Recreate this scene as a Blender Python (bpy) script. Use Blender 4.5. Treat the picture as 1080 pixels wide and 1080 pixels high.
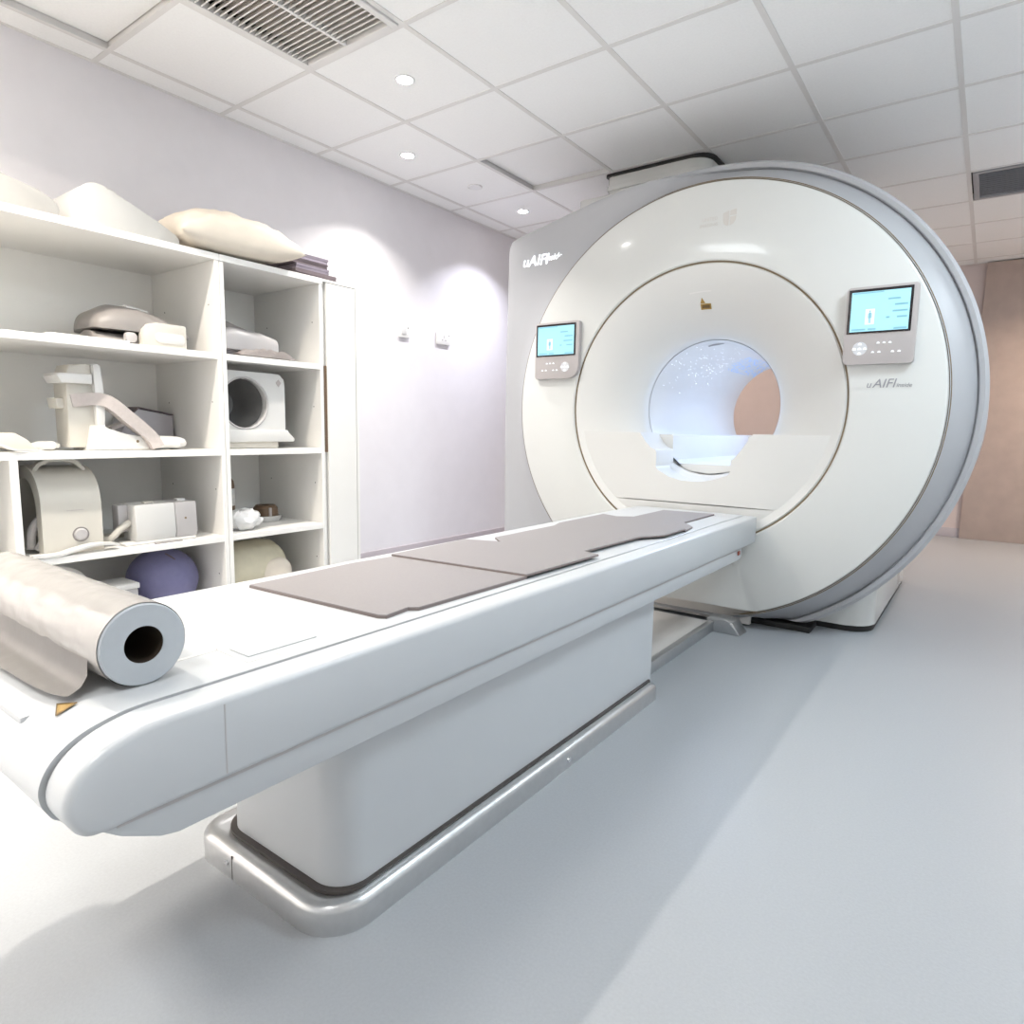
import bpy, bmesh, math, random
from mathutils import Vector, Matrix, noise
random.seed(7)
for o in list(bpy.data.objects): bpy.data.objects.remove(o)
scene = bpy.context.scene
COL = scene.collection
PI = math.pi
# Heights in this script are measured from the camera's eye level; EYE lifts everything so the floor is z = 0.
EYE = 0.97
FL, CE = -0.97, 1.607          # floor and ceiling relative to eye level

# ------------------------------------------------------------------ camera
YAW, PITCH, ROLL, FPX = math.radians(36.1), math.radians(-7.27), math.radians(1.02), 683.7
fwd = Vector((-math.sin(YAW)*math.cos(PITCH), math.cos(YAW)*math.cos(PITCH), math.sin(PITCH)))
rt0 = Vector((math.cos(YAW), math.sin(YAW), 0)); up0 = rt0.cross(fwd)
rt = math.cos(ROLL)*rt0 + math.sin(ROLL)*up0; up = -math.sin(ROLL)*rt0 + math.cos(ROLL)*up0
cam = bpy.data.cameras.new('camera'); camo = bpy.data.objects.new('camera', cam); COL.objects.link(camo)
m3 = Matrix((rt, up, -fwd)).transposed()
camo.matrix_world = Matrix.Translation((0, 0, EYE)) @ m3.to_4x4()
cam.sensor_width = 36; cam.sensor_fit = 'HORIZONTAL'; cam.lens = FPX/1080*36; cam.clip_start = 0.02
scene.camera = camo

# ------------------------------------------------------------------ world, exposure
w = bpy.data.worlds.new('world'); scene.world = w; w.use_nodes = True
w.node_tree.nodes['Background'].inputs[0].default_value = (.8, .9, 1, 1)
w.node_tree.nodes['Background'].inputs[1].default_value = 0.3
vs = scene.view_settings
vs.view_transform = 'Standard'; vs.look = 'None'; vs.gamma = 1; vs.use_curve_mapping = False
vs.exposure = 1.19
DOWN_W, PANEL_W, BACK_W, BORE_W = 7.0, 5, 12, 5.0     # lamp powers used by the lamp builders below

# ------------------------------------------------------------------ materials
def mat(name, col, rough=.5, metal=0, emit=None, es=0, bump=0, bscale=200, var=0, vscale=8, coat=0, alpha=1, trans=0, spec=.5):
    m = bpy.data.materials.new(name); m.use_nodes = True
    nt = m.node_tree; b = nt.nodes['Principled BSDF']
    b.inputs['Base Color'].default_value = (*col, 1); b.inputs['Roughness'].default_value = rough
    b.inputs['Metallic'].default_value = metal; b.inputs['Coat Weight'].default_value = coat
    b.inputs['Specular IOR Level'].default_value = spec
    b.inputs['Alpha'].default_value = alpha; b.inputs['Transmission Weight'].default_value = trans
    if emit: b.inputs['Emission Color'].default_value = (*emit, 1); b.inputs['Emission Strength'].default_value = es
    tc = nt.nodes.new('ShaderNodeTexCoord')
    if var:
        n = nt.nodes.new('ShaderNodeTexNoise'); n.inputs['Scale'].default_value = vscale; n.inputs['Detail'].default_value = 5
        nt.links.new(tc.outputs['Object'], n.inputs['Vector'])
        r = nt.nodes.new('ShaderNodeValToRGB')
        r.color_ramp.elements[0].position = .3; r.color_ramp.elements[1].position = .7
        r.color_ramp.elements[0].color = (*[max(0, c*(1-var)) for c in col], 1)
        r.color_ramp.elements[1].color = (*[min(1, c*(1+var)) for c in col], 1)
        nt.links.new(n.outputs['Fac'], r.inputs['Fac']); nt.links.new(r.outputs['Color'], b.inputs['Base Color'])
    if bump:
        n2 = nt.nodes.new('ShaderNodeTexNoise'); n2.inputs['Scale'].default_value = bscale; n2.inputs['Detail'].default_value = 3
        nt.links.new(tc.outputs['Object'], n2.inputs['Vector'])
        bp = nt.nodes.new('ShaderNodeBump'); bp.inputs['Strength'].default_value = bump; bp.inputs['Distance'].default_value = .002
        nt.links.new(n2.outputs['Fac'], bp.inputs['Height']); nt.links.new(bp.outputs['Normal'], b.inputs['Normal'])
    return m
M = dict(
    wall=mat('wall_paint', (.82, .79, .81), .6, var=.015, bump=.08, bscale=120),
    wallwhite=mat('white_wall_paint', (.88, .88, .88), .6, var=.015, bump=.08, bscale=120),
    backwall=mat('back_wall_paint', (.66, .56, .53), .6, var=.02, bump=.08),
    falloffbrown=mat('brown_wall_falloff', (.50, .40, .35), .55, var=.06),
    floor=mat('vinyl_floor', (.37, .385, .404), .36, var=.035, vscale=160, bump=.12, bscale=300, spec=.35),
    tile=mat('ceiling_tile', (.96, .955, .945), .85, var=.02, vscale=90, bump=.25, bscale=180),
    tbar=mat('ceiling_grid_bar', (.78, .76, .74), .5),
    tilegap=mat('dark_gap', (.05, .045, .04), .8),
    white=mat('gloss_white_cover', (.71, .71, .685), .16, coat=.3, var=.006),
    funnelw=mat('satin_white_cover', (.71, .70, .675), .28, coat=.1, var=.006),
    silver=mat('silver_cover_paint', (.46, .46, .475), .5, metal=.05, var=.01, spec=.35),
    seam=mat('brown_seam', (.22, .16, .09), .6),
    black=mat('black_rubber', (.012, .011, .010), .55),
    table=mat('table_white', (.555, .572, .59), .3, var=.006, coat=.1),
    alu=mat('brushed_aluminium', (.56, .565, .57), .3, metal=.85, var=.03, vscale=60),
    dock=mat('dock_beige', (.74, .70, .66), .4, var=.02),
    mat_=mat('grey_mat_vinyl', (.27, .25, .25), .5, var=.03, vscale=180, bump=.15, bscale=400),
    matedge=mat('mat_edge', (.22, .18, .17), .6),
    laminate=mat('white_laminate', (.88, .86, .825), .35, var=.01),
    cabin=mat('white_laminate_back', (.93, .915, .88), .45, var=.01),
    plastic=mat('cream_plastic', (.62, .59, .53), .4, var=.02),
    plasticw=mat('white_plastic', (.68, .67, .65), .35, var=.01),
    greypl=mat('grey_plastic', (.25, .23, .22), .45, var=.03),
    lilac=mat('lilac_grey_plastic', (.46, .44, .47), .45, var=.03),
    palegrey=mat('pale_grey_plastic', (.48, .46, .46), .4, var=.03),
    strap=mat('strap_fabric', (.50, .45, .43), .8, bump=.3, var=.05, vscale=60),
    dark=mat('dark_plastic', (.06, .05, .045), .4, var=.05),
    brown=mat('brown_plastic', (.16, .10, .06), .4, var=.05),
    smoke=mat('smoked_plastic', (.20, .195, .19), .18, var=.03),
    pillow=mat('cream_pillowcase', (.72, .645, .55), .8, var=.04, vscale=12, bump=.25, bscale=300),
    sheet=mat('folded_sheet_grey', (.30, .26, .31), .85, var=.06, vscale=30, bump=.4, bscale=400),
    sheetd=mat('folded_sheet_dark', (.15, .12, .13), .85, var=.06, vscale=30, bump=.4, bscale=400),
    ball=mat('blue_violet_ball', (.17, .165, .30), .5, var=.05, vscale=40, bump=.2, bscale=250),
    bundle=mat('cream_bundle', (.62, .57, .43), .7, var=.05, vscale=20, bump=.3),
    foam=mat('white_foam', (.50, .495, .48), .55, var=.015),
    foamg=mat('grey_white_foam', (.36, .355, .345), .55, var=.015),
    paper=mat('paper_white', (.47, .50, .53), .8, var=.02, vscale=60),
    core=mat('brown_card', (.035, .022, .012), .9, var=.1),
    screen=mat('screen_glow', (.1, .2, .25), .2, emit=(.42, .82, .95), es=.45),
    screen2=mat('screen_pale', (.3, .5, .55), .2, emit=(.70, .95, 1.0), es=.48),
    mark=mat('screen_mark', (.1, .2, .25), .3, emit=(.16, .40, .50), es=.40),
    bezel=mat('screen_bezel', (.012, .008, .010), .25),
    panelpl=mat('panel_grey_pink', (.50, .46, .45), .35, var=.01),
    button=mat('lit_button', (.85, .86, .88), .3, emit=(.9, .95, 1), es=.2),
    dpad=mat('dpad_grey', (.66, .66, .68), .3),
    textg=mat('grey_lettering', (.30, .30, .32), .4),
    texta=mat('faint_lettering', (.62, .59, .55), .4),
    textglow=mat('lit_lettering', (1, 1, 1), .4, emit=(.88, .93, 1), es=.5),
    label=mat('amber_label', (.36, .22, .05), .5, var=.1, vscale=200),
    labeld=mat('label_ink', (.12, .07, .02), .5),
    lamp=mat('lamp_glass', (1, 1, 1), .3, emit=(1, .98, .95), es=25),
    panelglow=mat('panel_diffuser', (1, 1, 1), .3, emit=(.9, .96, 1), es=4),
    trim=mat('lamp_trim', (.85, .85, .85), .3),
    grille=mat('grille_white', (.78, .76, .74), .4),
    grilled=mat('grille_inside', (.55, .48, .43), .8),
    greygrille=mat('grey_vent', (.36, .36, .38), .5),
    skirting=mat('skirting_mauve', (.50, .45, .47), .5, var=.02),
    clear=mat('clear_plastic_bag', (.88, .88, .88), .12, alpha=.75, bump=1.0, bscale=40),
    red=mat('amber_red_button', (.30, .06, .03), .3),
    screw=mat('steel_screw', (.75, .75, .75), .2, metal=.9),
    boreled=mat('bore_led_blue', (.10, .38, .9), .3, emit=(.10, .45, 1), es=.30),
    borestar=mat('bore_star_white', (.9, .9, 1), .3, emit=(.8, .9, 1), es=2),
    glasswrap=mat('plastic_wrap', (.41, .39, .372), .2, bump=.9, bscale=14, spec=.6, var=.02),
)

# ------------------------------------------------------------------ mesh helpers
def base_of(bm):
    xs = [v.co.x for v in bm.verts]; ys = [v.co.y for v in bm.verts]; zs = [v.co.z for v in bm.verts]
    return Vector(((min(xs)+max(xs))/2, (min(ys)+max(ys))/2, min(zs)))
ORG = {}
def obj(name, bm, m, parent=None, smooth=35, flip=True):
    """link a bmesh (eye-level coordinates) as one mesh object"""
    if flip: bmesh.ops.recalc_face_normals(bm, faces=bm.faces)
    org = ORG[parent.name] if parent else base_of(bm)
    bmesh.ops.translate(bm, verts=bm.verts, vec=-org)
    me = bpy.data.meshes.new(name); bm.to_mesh(me); bm.free()
    me.materials.append(M[m])
    if smooth:
        for p in me.polygons: p.use_smooth = True
        me.set_sharp_from_angle(angle=math.radians(smooth))
    o = bpy.data.objects.new(name, me); COL.objects.link(o)
    if parent: o.parent = parent
    else: o.location = org + Vector((0, 0, EYE))
    ORG[o.name] = org
    return o
def tag(o, label, cat, group=None):
    o['label'] = label; o['category'] = cat
    if group: o['group'] = group
    return o
def thing(name, loc, label, cat, group=None):
    o = bpy.data.objects.new(name, None); COL.objects.link(o); o.empty_display_size = .1
    o.location = Vector(loc) + Vector((0, 0, EYE)); ORG[o.name] = Vector(loc)
    return tag(o, label, cat, group)
def struct(o): o['kind'] = 'structure'; return o
def nb(): return bmesh.new()
def abox(bm, lo, hi, bev=0, seg=2):
    r = bmesh.ops.create_cube(bm, size=1)
    c = [(a+b)/2 for a, b in zip(lo, hi)]; s = [abs(b-a) for a, b in zip(lo, hi)]
    for v in r['verts']: v.co = Vector((c[0]+v.co.x*s[0], c[1]+v.co.y*s[1], c[2]+v.co.z*s[2]))
    if bev:
        es = list({e for v in r['verts'] for e in v.link_edges})
        bmesh.ops.bevel(bm, geom=es, offset=bev, segments=seg, profile=.5, affect='EDGES')
    return bm
def box(name, lo, hi, m, parent=None, bev=0, seg=2): return obj(name, abox(nb(), lo, hi, bev, seg), m, parent)
def aprism(bm, poly, axis, a, b, bev=0, seg=2, bevcap=True):
    """poly in the two other axes, extruded along axis 0/1/2 from a to b"""
    def P(p, t):
        q = [0, 0, 0]; k = [i for i in range(3) if i != axis]; q[k[0]], q[k[1]] = p; q[axis] = t; return Vector(q)
    v0 = [bm.verts.new(P(p, a)) for p in poly]; v1 = [bm.verts.new(P(p, b)) for p in poly]
    n = len(poly); f0 = bm.faces.new(v0); f1 = bm.faces.new(v1[::-1])
    for i in range(n): bm.faces.new((v0[i], v1[i], v1[(i+1) % n], v0[(i+1) % n]))
    if bev:
        es = list(set(f0.edges) | set(f1.edges))
        bmesh.ops.bevel(bm, geom=es, offset=bev, segments=seg, profile=.5, affect='EDGES')
    bm.normal_update()
    big = [f for f in bm.faces if len(f.verts) > 4]
    if big: bmesh.ops.triangulate(bm, faces=big, ngon_method='EAR_CLIP')
    return bm
def prism(name, poly, axis, a, b, m, parent=None, bev=0, seg=2): return obj(name, aprism(nb(), poly, axis, a, b, bev, seg), m, parent)
def rrect(x0, x1, y0, y1, r, n=6, rs=None):
    rs = rs or (r, r, r, r); out = []
    for (cx, cy, a0), q in zip(((x1, y1, 0), (x0, y1, 90), (x0, y0, 180), (x1, y0, 270)), rs):
        sx = -1 if cx == x1 else 1; sy = -1 if cy == y1 else 1
        if q <= 0: out.append((cx, cy)); continue
        for k in range(n+1):
            a = math.radians(a0+90*k/n); out.append((cx+sx*q+q*math.cos(a), cy+sy*q+q*math.sin(a)))
    return out
def alathe(bm, prof, c, n=64, axis=1, a0=0, a1=2*PI):
    """prof [(r, t)] revolved about axis through c"""
    full = abs(a1-a0-2*PI) < 1e-6; k = [i for i in range(3) if i != axis]; rings = []
    for j in range(n if full else n+1):
        a = a0+(a1-a0)*j/n; ring = []
        for r, t in prof:
            q = [0, 0, 0]; q[axis] = t+c[axis]; q[k[0]] = c[k[0]]+r*math.cos(a); q[k[1]] = c[k[1]]+r*math.sin(a)
            ring.append(bm.verts.new(q))
        rings.append(ring)
    m = len(rings)
    for j in range(m if full else m-1):
        A, B = rings[j], rings[(j+1) % m]
        for i in range(len(prof)-1): bm.faces.new((A[i], A[i+1], B[i+1], B[i]))
    bmesh.ops.remove_doubles(bm, verts=bm.verts, dist=1e-6)
    return bm
def lathe(name, prof, c, m, parent=None, n=64, axis=1, **k): return obj(name, alathe(nb(), prof, c, n, axis, **k), m, parent)
def atube(bm, pts, r, n=10, closed=False, flat=1.0):
    pts = [Vector(p) for p in pts]; rings = []
    N = len(pts); prevu = None
    for i, p in enumerate(pts):
        if closed: d = pts[(i+1) % N]-pts[i-1]
        else: d = pts[min(i+1, N-1)]-pts[max(i-1, 0)]
        d.normalize()
        u = d.orthogonal().normalized() if prevu is None else (prevu-d*prevu.dot(d)).normalized()
        prevu = u; v = d.cross(u); rr = r[i] if isinstance(r, (list, tuple)) else r
        rings.append([bm.verts.new(p+u*rr*math.cos(2*PI*k/n)+v*rr*flat*math.sin(2*PI*k/n)) for k in range(n)])
    for i in range(N if closed else N-1):
        A, B = rings[i], rings[(i+1) % N]
        for k in range(n): bm.faces.new((A[k], A[(k+1) % n], B[(k+1) % n], B[k]))
    if not closed: bm.faces.new(rings[0][::-1]); bm.faces.new(rings[-1])
    return bm
def spline(P, n=8):
    P = [Vector(p) for p in P]; out = []
    for i in range(len(P)-1):
        a, b, c, d = P[max(i-1, 0)], P[i], P[i+1], P[min(i+2, len(P)-1)]
        for k in range(n):
            t = k/n; out.append(.5*((2*b)+(c-a)*t+(2*a-5*b+4*c-d)*t*t+(3*b-a-3*c+d)*t**3))
    return out+[P[-1]]
def tube(name, pts, r, m, parent=None, n=10, closed=False, sp=0, flat=1.0):
    if sp: pts = spline(pts, sp)
    return obj(name, atube(nb(), pts, r, n, closed, flat), m, parent)
def aellip(bm, c, s, e=2.0, n=24, k=12, zmin=None):
    """super-ellipsoid"""
    def f(x): return math.copysign(abs(x)**(2/e), x)
    rings = []
    for i in range(k+1):
        ph = -PI/2+PI*i/k
        rings.append([bm.verts.new((c[0]+s[0]*f(math.cos(ph))*f(math.cos(2*PI*j/n)), c[1]+s[1]*f(math.cos(ph))*f(math.sin(2*PI*j/n)),
                                    max(c[2]+s[2]*f(math.sin(ph)), zmin if zmin is not None else -9))) for j in range(n)])
    for i in range(k):
        for j in range(n): bm.faces.new((rings[i][j], rings[i][(j+1) % n], rings[i+1][(j+1) % n], rings[i+1][j]))
    bmesh.ops.remove_doubles(bm, verts=bm.verts, dist=1e-5)
    return bm
def ellip(name, c, s, m, parent=None, e=2.0, zmin=None): return obj(name, aellip(nb(), c, s, e, zmin=zmin), m, parent)
def text(name, s, size, loc, m, parent, ext=.001, shear=0, axisx=(1, 0, 0), axisz=(0, 0, 1)):
    cu = bpy.data.curves.new(name, 'FONT'); cu.body = s; cu.size = size; cu.extrude = ext; cu.shear = shear; cu.resolution_u = 4
    t = bpy.data.objects.new(name+'_tmp', cu); COL.objects.link(t)
    dg = bpy.context.evaluated_depsgraph_get(); me = bpy.data.meshes.new_from_object(t.evaluated_get(dg))
    bm = nb(); bm.from_mesh(me); bpy.data.objects.remove(t); bpy.data.meshes.remove(me)
    X, Z = Vector(axisx), Vector(axisz); Y = X.cross(Z)
    for v in bm.verts: v.co = Vector(loc)+X*v.co.x+Z*v.co.y-Y*v.co.z*-1*-1
    return obj(name, bm, m, parent, smooth=0, flip=False)
def light(name, kind, loc, power, col=(1, 1, 1), size=.1, rot=(0, 0, 0), shape='DISK', sizey=None, parent=None, spread=None):
    l = bpy.data.lights.new(name, kind); l.energy = power; l.color = col
    if kind == 'AREA':
        l.shape = shape; l.size = size
        if sizey: l.size_y = sizey
        if spread: l.spread = spread
    else: l.shadow_soft_size = size
    o = bpy.data.objects.new(name, l); COL.objects.link(o); o.rotation_euler = rot
    o.location = Vector(loc)-ORG[parent.name] if parent else Vector(loc)+Vector((0, 0, EYE))
    if parent: o.parent = parent
    return o

# ------------------------------------------------------------------ room shell
XL, XR, YF, YB = -3.41, 1.55, -1.59, 7.62
struct(box('floor', (XL-.1, YF-.1, FL-.1), (XR+.1, YB+.1, FL), 'floor'))
struct(box('wall_left', (XL-.12, YF-.1, FL), (XL, YB+.1, CE+.2), 'wall'))
struct(box('wall_back', (XL, YB, FL), (XR, YB+.12, CE+.2), 'backwall'))
struct(box('wall_right', (XR, YF-.1, FL), (XR+.12, YB+.1, CE+.2), 'wallwhite'))
struct(box('wall_front', (XL, YF-.12, FL), (XR, YF, CE+.2), 'wallwhite'))
struct(box('baseboard_left', (XL, YF, FL), (XL+.012, YB, FL+.11), 'skirting', bev=.003))
struct(box('baseboard_back', (XL+.012, YB-.012, FL), (XR, YB, FL+.09), 'skirting', bev=.003))
struct(box('falloff_strip', (-.16, YB-.05, FL), (XR, YB-.012, CE-.01), 'falloffbrown', bev=.004))  # brown strip standing in for the light falling off along the back wall
# suspended ceiling: every tile and bar is a piece of it
TX = [XL]+[-3.249+.6*i for i in range(9)]; TY = [1.41+.6*j for j in range(-5, 11)]+[YB]
ceil = struct(box('ceiling', (XL, YF, CE+.10), (XR, YB, CE+.2), 'tilegap'))
HB = .012
shared = {}
grille_cells = {(2, 4), (2, 5)}           # ventilation grille takes the place of two tiles
for i in range(len(TX)-1):
    for j in range(len(TY)-1):
        x0, x1, y0, y1 = TX[i], TX[i+1], TY[j], TY[j+1]
        if (i, j) in grille_cells or (i == 6 and j in (11,)): continue
        dz = .028 if (i, j) in ((2, 8), (1, 4)) else 0
        g = HB-.004
        key = (round(x1-x0, 3), round(y1-y0, 3))
        c = Vector(((x0+x1)/2, (y0+y1)/2, CE+dz))
        if key in shared:
            o = bpy.data.objects.new('ceiling_tile', shared[key]); COL.objects.link(o)
            o.parent = ceil; o.location = c-ORG[ceil.name]
        else:
            hx, hy = (x1-x0)/2-g, (y1-y0)/2-g
            bm = abox(nb(), (-hx, -hy, 0), (hx, hy, .015))
            me = bpy.data.meshes.new('ceiling_tile'); bmesh.ops.recalc_face_normals(bm, faces=bm.faces); bm.to_mesh(me); bm.free(); me.materials.append(M['tile'])
            shared[key] = me
            o = bpy.data.objects.new('ceiling_tile', me); COL.objects.link(o); o.parent = ceil; o.location = c-ORG[ceil.name]
for i, x in enumerate(TX):
    if i == 0: x0, x1 = XL, XL+.02
    else: x0, x1 = x-HB, min(x+HB, XR)
    box('grid_bar', (x0, YF, CE-.003), (x1, YB, CE), 'tbar', ceil)
    if 0 < i: box('grid_bar_web', (x-.002, YF, CE), (min(x+.002, XR), YB, CE+.045), 'tbar', ceil)
for j, y in enumerate(TY):
    for i in range(len(TX)-1):
        a = TX[i]+(HB if i else .02); b = TX[i+1]-HB
        box('grid_bar', (a, max(y-HB, YF), CE-.0025), (b, min(y+HB, YB), CE), 'tbar', ceil)
    box('grid_bar_web', (XL, max(y-.002, YF), CE), (XR, min(y+.002, YB), CE+.045), 'tbar', ceil)

# ventilation grille over two tiles
gx0, gx1, gy0, gy1 = TX[2]+.014, TX[3]-.014, TY[4]+.014, TY[6]-.014
gr = thing('ceiling_vent', ((gx0+gx1)/2, (gy0+gy1)/2, CE-.012), 'white slatted air grille set into the tiled ceiling near the shelving', 'air vent')
bm = nb()
for lo, hi in (((gx0, gy0), (gx0+.03, gy1)), ((gx1-.03, gy0), (gx1, gy1)), ((gx0+.03, gy0), (gx1-.03, gy0+.03)), ((gx0+.03, gy1-.03), (gx1-.03, gy1))):
    abox(bm, (*lo, CE-.012), (*hi, CE+.02), .002, 1)
obj('vent_frame', bm, 'grille', gr)
cxm = (gx0+gx1)/2
box('mullion', (cxm-.007, gy0+.03, CE-.010), (cxm+.007, gy1-.03, CE+.02), 'grille', gr, .002, 1)
box('backing', (gx0+.01, gy0+.01, CE+.05), (gx1-.01, gy1-.01, CE+.06), 'grilled', gr)
ns = int((gy1-gy0-.06)/.0255)
for k in range(ns):
    y = gy0+.035+.0255*(k+.5)
    for xa, xb in ((gx0+.03, cxm-.007), (cxm+.007, gx1-.03)):
        bm = nb(); aprism(bm, [(y-.009, CE-.006), (y-.006, CE-.009), (y+.011, CE+.020), (y+.008, CE+.022)], 0, xa, xb)
        obj('slat', bm, 'grille', gr, smooth=0)
# grey vent beyond the scanner
vx0, vx1, vy0, vy1 = TX[6]+.02, TX[7]-.02, TY[11]+.02, TY[12]-.02
gv = thing('ceiling_vent', ((vx0+vx1)/2, (vy0+vy1)/2, CE-.008), 'dark grey square vent in the ceiling behind the round scanner', 'air vent')
bm = nb()
for lo, hi in (((vx0, vy0), (vx0+.03, vy1)), ((vx1-.03, vy0), (vx1, vy1)), ((vx0+.03, vy0), (vx1-.03, vy0+.03)), ((vx0+.03, vy1-.03), (vx1-.03, vy1))):
    abox(bm, (*lo, CE-.008), (*hi, CE+.02))
obj('vent_frame', bm, 'greygrille', gv)
box('backing', (vx0, vy0, CE+.03), (vx1, vy1, CE+.04), 'greygrille', gv)
for k in range(13):
    y = vy0+.05+.038*k
    bm = nb(); aprism(bm, [(y-.012, CE-.004), (y-.009, CE-.006), (y+.014, CE+.018), (y+.011, CE+.02)], 0, vx0+.03, vx1-.03)
    obj('slat', bm, 'greygrille', gv, smooth=0)

# downlights
def downlight(x, y, power, label, col=(1, .97, .93), group=None, spread=2.4):
    t = thing('downlight', (x, y, CE-.004), label, 'downlight', group)
    lathe('trim_ring', [(.036, CE-.001), (.037, CE-.004), (.046, CE-.003), (.048, CE)], (x, y, 0), 'trim', t, 32, 2)
    lathe('lens', [(.0001, CE-.0015), (.036, CE-.0015)], (x, y, 0), 'lamp', t, 32, 2)
    light('lamp', 'AREA', (x, y, CE-.01), power, col, .075, parent=t, spread=spread)
    return t
downlight(-2.347, 2.31, DOWN_W*.7, 'small round glowing downlight in the tile right beside the slatted air grille', spread=1.9)
downlight(-2.945, 2.92, DOWN_W*.75, 'small round glowing downlight in the wall row, next to the flat ceiling disc', spread=1.95)
downlight(-2.945, 4.11, DOWN_W*.9, 'small round glowing downlight nearest the left wing of the scanner', (.86, .88, 1), spread=1.95)
for x, y, p, l in ((.653, 6.51, 1.0, 'warm round downlight in front of the brown light-falloff strip'), (-2.347, 6.51, .6, 'warm round downlight above the hidden side of the scanner')):
    downlight(x, y, BACK_W*p, l, (1, .80, .64))
def light_panel(x, y, power, col, label, spread=PI):
    t = thing('unseen_light_panel', (x, y, CE-.006), label, 'ceiling light', 'square ceiling light panels')
    bm = nb()
    for lo, hi in (((x-.285, y-.285), (x-.265, y+.285)), ((x+.265, y-.285), (x+.285, y+.285)), ((x-.265, y-.285), (x+.265, y-.265)), ((x-.265, y+.265), (x+.265, y+.285))):
        abox(bm, (*lo, CE-.006), (*hi, CE-.001))
    obj('panel_frame', bm, 'trim', t)
    box('diffuser', (x-.265, y-.265, CE-.004), (x+.265, y+.265, CE-.001), 'panelglow', t)
    light('lamp', 'AREA', (x, y, CE-.01), power, col, .53, shape='SQUARE', parent=t, spread=spread)
WARM, COOL = (1, .915, .80), (.76, .90, 1)
downlight(-2.347, .51, PANEL_W*2.7, 'round warm downlight above the gap between shelving and table nose', WARM)
light_panel(-2.947, -.69, PANEL_W*5.4, WARM, 'added unseen square warm white fill light between the shelving and the rear wall', 1.8)  # added out of view; its bounce lifts the ceiling
light_panel(-1.747, 1.11, PANEL_W*.4, WARM, 'added unseen square warm white fill light above the paper roll', 2.0)  # added out of view to even the light along the table
light_panel(-.547, -.69, PANEL_W*1.0, (1, .97, .93), 'added unseen square neutral white fill light by the rear wall', 2.6)  # added behind the camera as soft neutral fill
light_panel(.653, 2.31, PANEL_W*2.7, COOL, 'square cool white ceiling light panel over the open floor in front of the scanner')
light_panel(1.253, 4.71, PANEL_W*1.2, COOL, 'added unseen square cool white fill light by the right wall, level with the scanner')  # added out of view to brighten the far floor
# smoke detector disc
t = thing('smoke_detector', (-2.932, 3.534, CE-.006), 'flat white ceiling disc between the downlights of the wall row', 'detector')
lathe('cover', [(.0001, CE-.006), (.04, CE-.006), (.045, CE-.001)], (-2.932, 3.534, 0), 'trim', t, 32, 2)
lathe('rim', [(.045, CE-.001), (.046, CE-.004), (.049, CE-.004), (.05, CE)], (-2.932, 3.534, 0), 'tbar', t, 32, 2)

# wall sockets
def socket(y0, y1, z0, z1, label, kind):
    t = thing('wall_plate', (XL, (y0+y1)/2, z0), label, 'socket')
    box('plate', (XL, y0, z0), (XL+.016, y1, z1), 'laminate', t, .004)
    box('indicator', (XL+.016, y1-.018, z1-.022), (XL+.018, y1-.011, z1-.014), 'dark', t)
    if kind:
        for dy, dz, sx, sz in ((0, .012, .009, .02), (-.018, -.012, .014, .008), (.018, -.012, .014, .008)):
            yc, zc = (y0+y1)/2+dy, (z0+z1)/2+dz
            box('socket_slot', (XL+.016, yc-sx/2, zc-sz/2), (XL+.0175, yc+sx/2, zc+sz/2), 'panelpl', t)
    else: box('rocker', (XL+.016, y0+.02, z0+.02), (XL+.019, y1-.03, z1-.02), 'plasticw', t, .002)
socket(3.285, 3.378, .628, .715, 'small blank white switch plate on the lilac wall beside the tall cabinet', 0)
socket(3.67, 3.815, .625, .715, 'wider white power socket on the lilac wall beside the scanner wing', 1)

# ------------------------------------------------------------------ scanner
XC, ZC, YG = -1.2215, .132, 3.22
RO, RI = 1.071, .700
mri = thing('mri_scanner', (XC, 4.1, FL), 'big round white scanner with silver rim, lit blue bore and two control panels', 'scanner')
def clampz(bm, z):
    for v in bm.verts:
        if v.co.z < z: v.co.z = z
# front disc, cut flat at the bottom for the docking table
bm = alathe(nb(), [(RI+.004, YG+.05), (RI+.004, YG+.006), (RI+.010, YG), (RO-.012, YG), (RO-.004, YG+.004), (RO, YG+.012), (RO, YG+.05)], (XC, 0, ZC), 160)
clampz(bm, -.872)
obj('front_disc', bm, 'white', mri, 30)
lathe('seam', [(RI-.008, YG+.012), (RI+.006, YG+.012)], (XC, 0, ZC), 'seam', mri, 160)
bm = alathe(nb(), [(RO-.004, YG+.016), (RO+.010, YG+.016)], (XC, 0, ZC), 160); clampz(bm, -.90)
obj('seam', bm, 'seam', mri)
# silver rim on the right running into the flat wing on the left: polar sweep with two blended profiles
def sm(a, b, t):
    t = min(1, max(0, (t-a)/(b-a))); return t*t*(3-2*t)
XW, ZTOP = -2.455, 1.137
WTOP = [(-2.385, 1.140), (-1.89, 1.247), (-1.545, 1.304), (XC, ZC+1.205)]
def wing_r(th):
    d = Vector((math.cos(th), math.sin(th))); best = 9
    o2 = Vector((XC, ZC))
    poly = [(XW, -2.0), (XW, 1.07), (-2.447, 1.105), (-2.425, 1.13)]+WTOP
    for a, b in zip(poly, poly[1:]):
        a, b = Vector(a)-o2, Vector(b)-o2; e = b-a
        den = d.x*e.y-d.y*e.x
        if abs(den) < 1e-9: continue
        t = (a.x*e.y-a.y*e.x)/den; s = (a.x*d.y-a.y*d.x)/den
        if t > 0 and -1e-6 <= s <= 1+1e-6: best = min(best, t)
    return best if best < 8 else 1.205
RP = [(RO+.003, YG+.010), (1.096, 3.275), (1.132, 3.345), (1.162, 3.402), (1.166, 3.410), (1.172, 3.392), (1.190, 3.388), (1.204, 3.402), (1.205, 3.52), (1.20, 4.92), (1.13, 4.98)]
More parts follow.
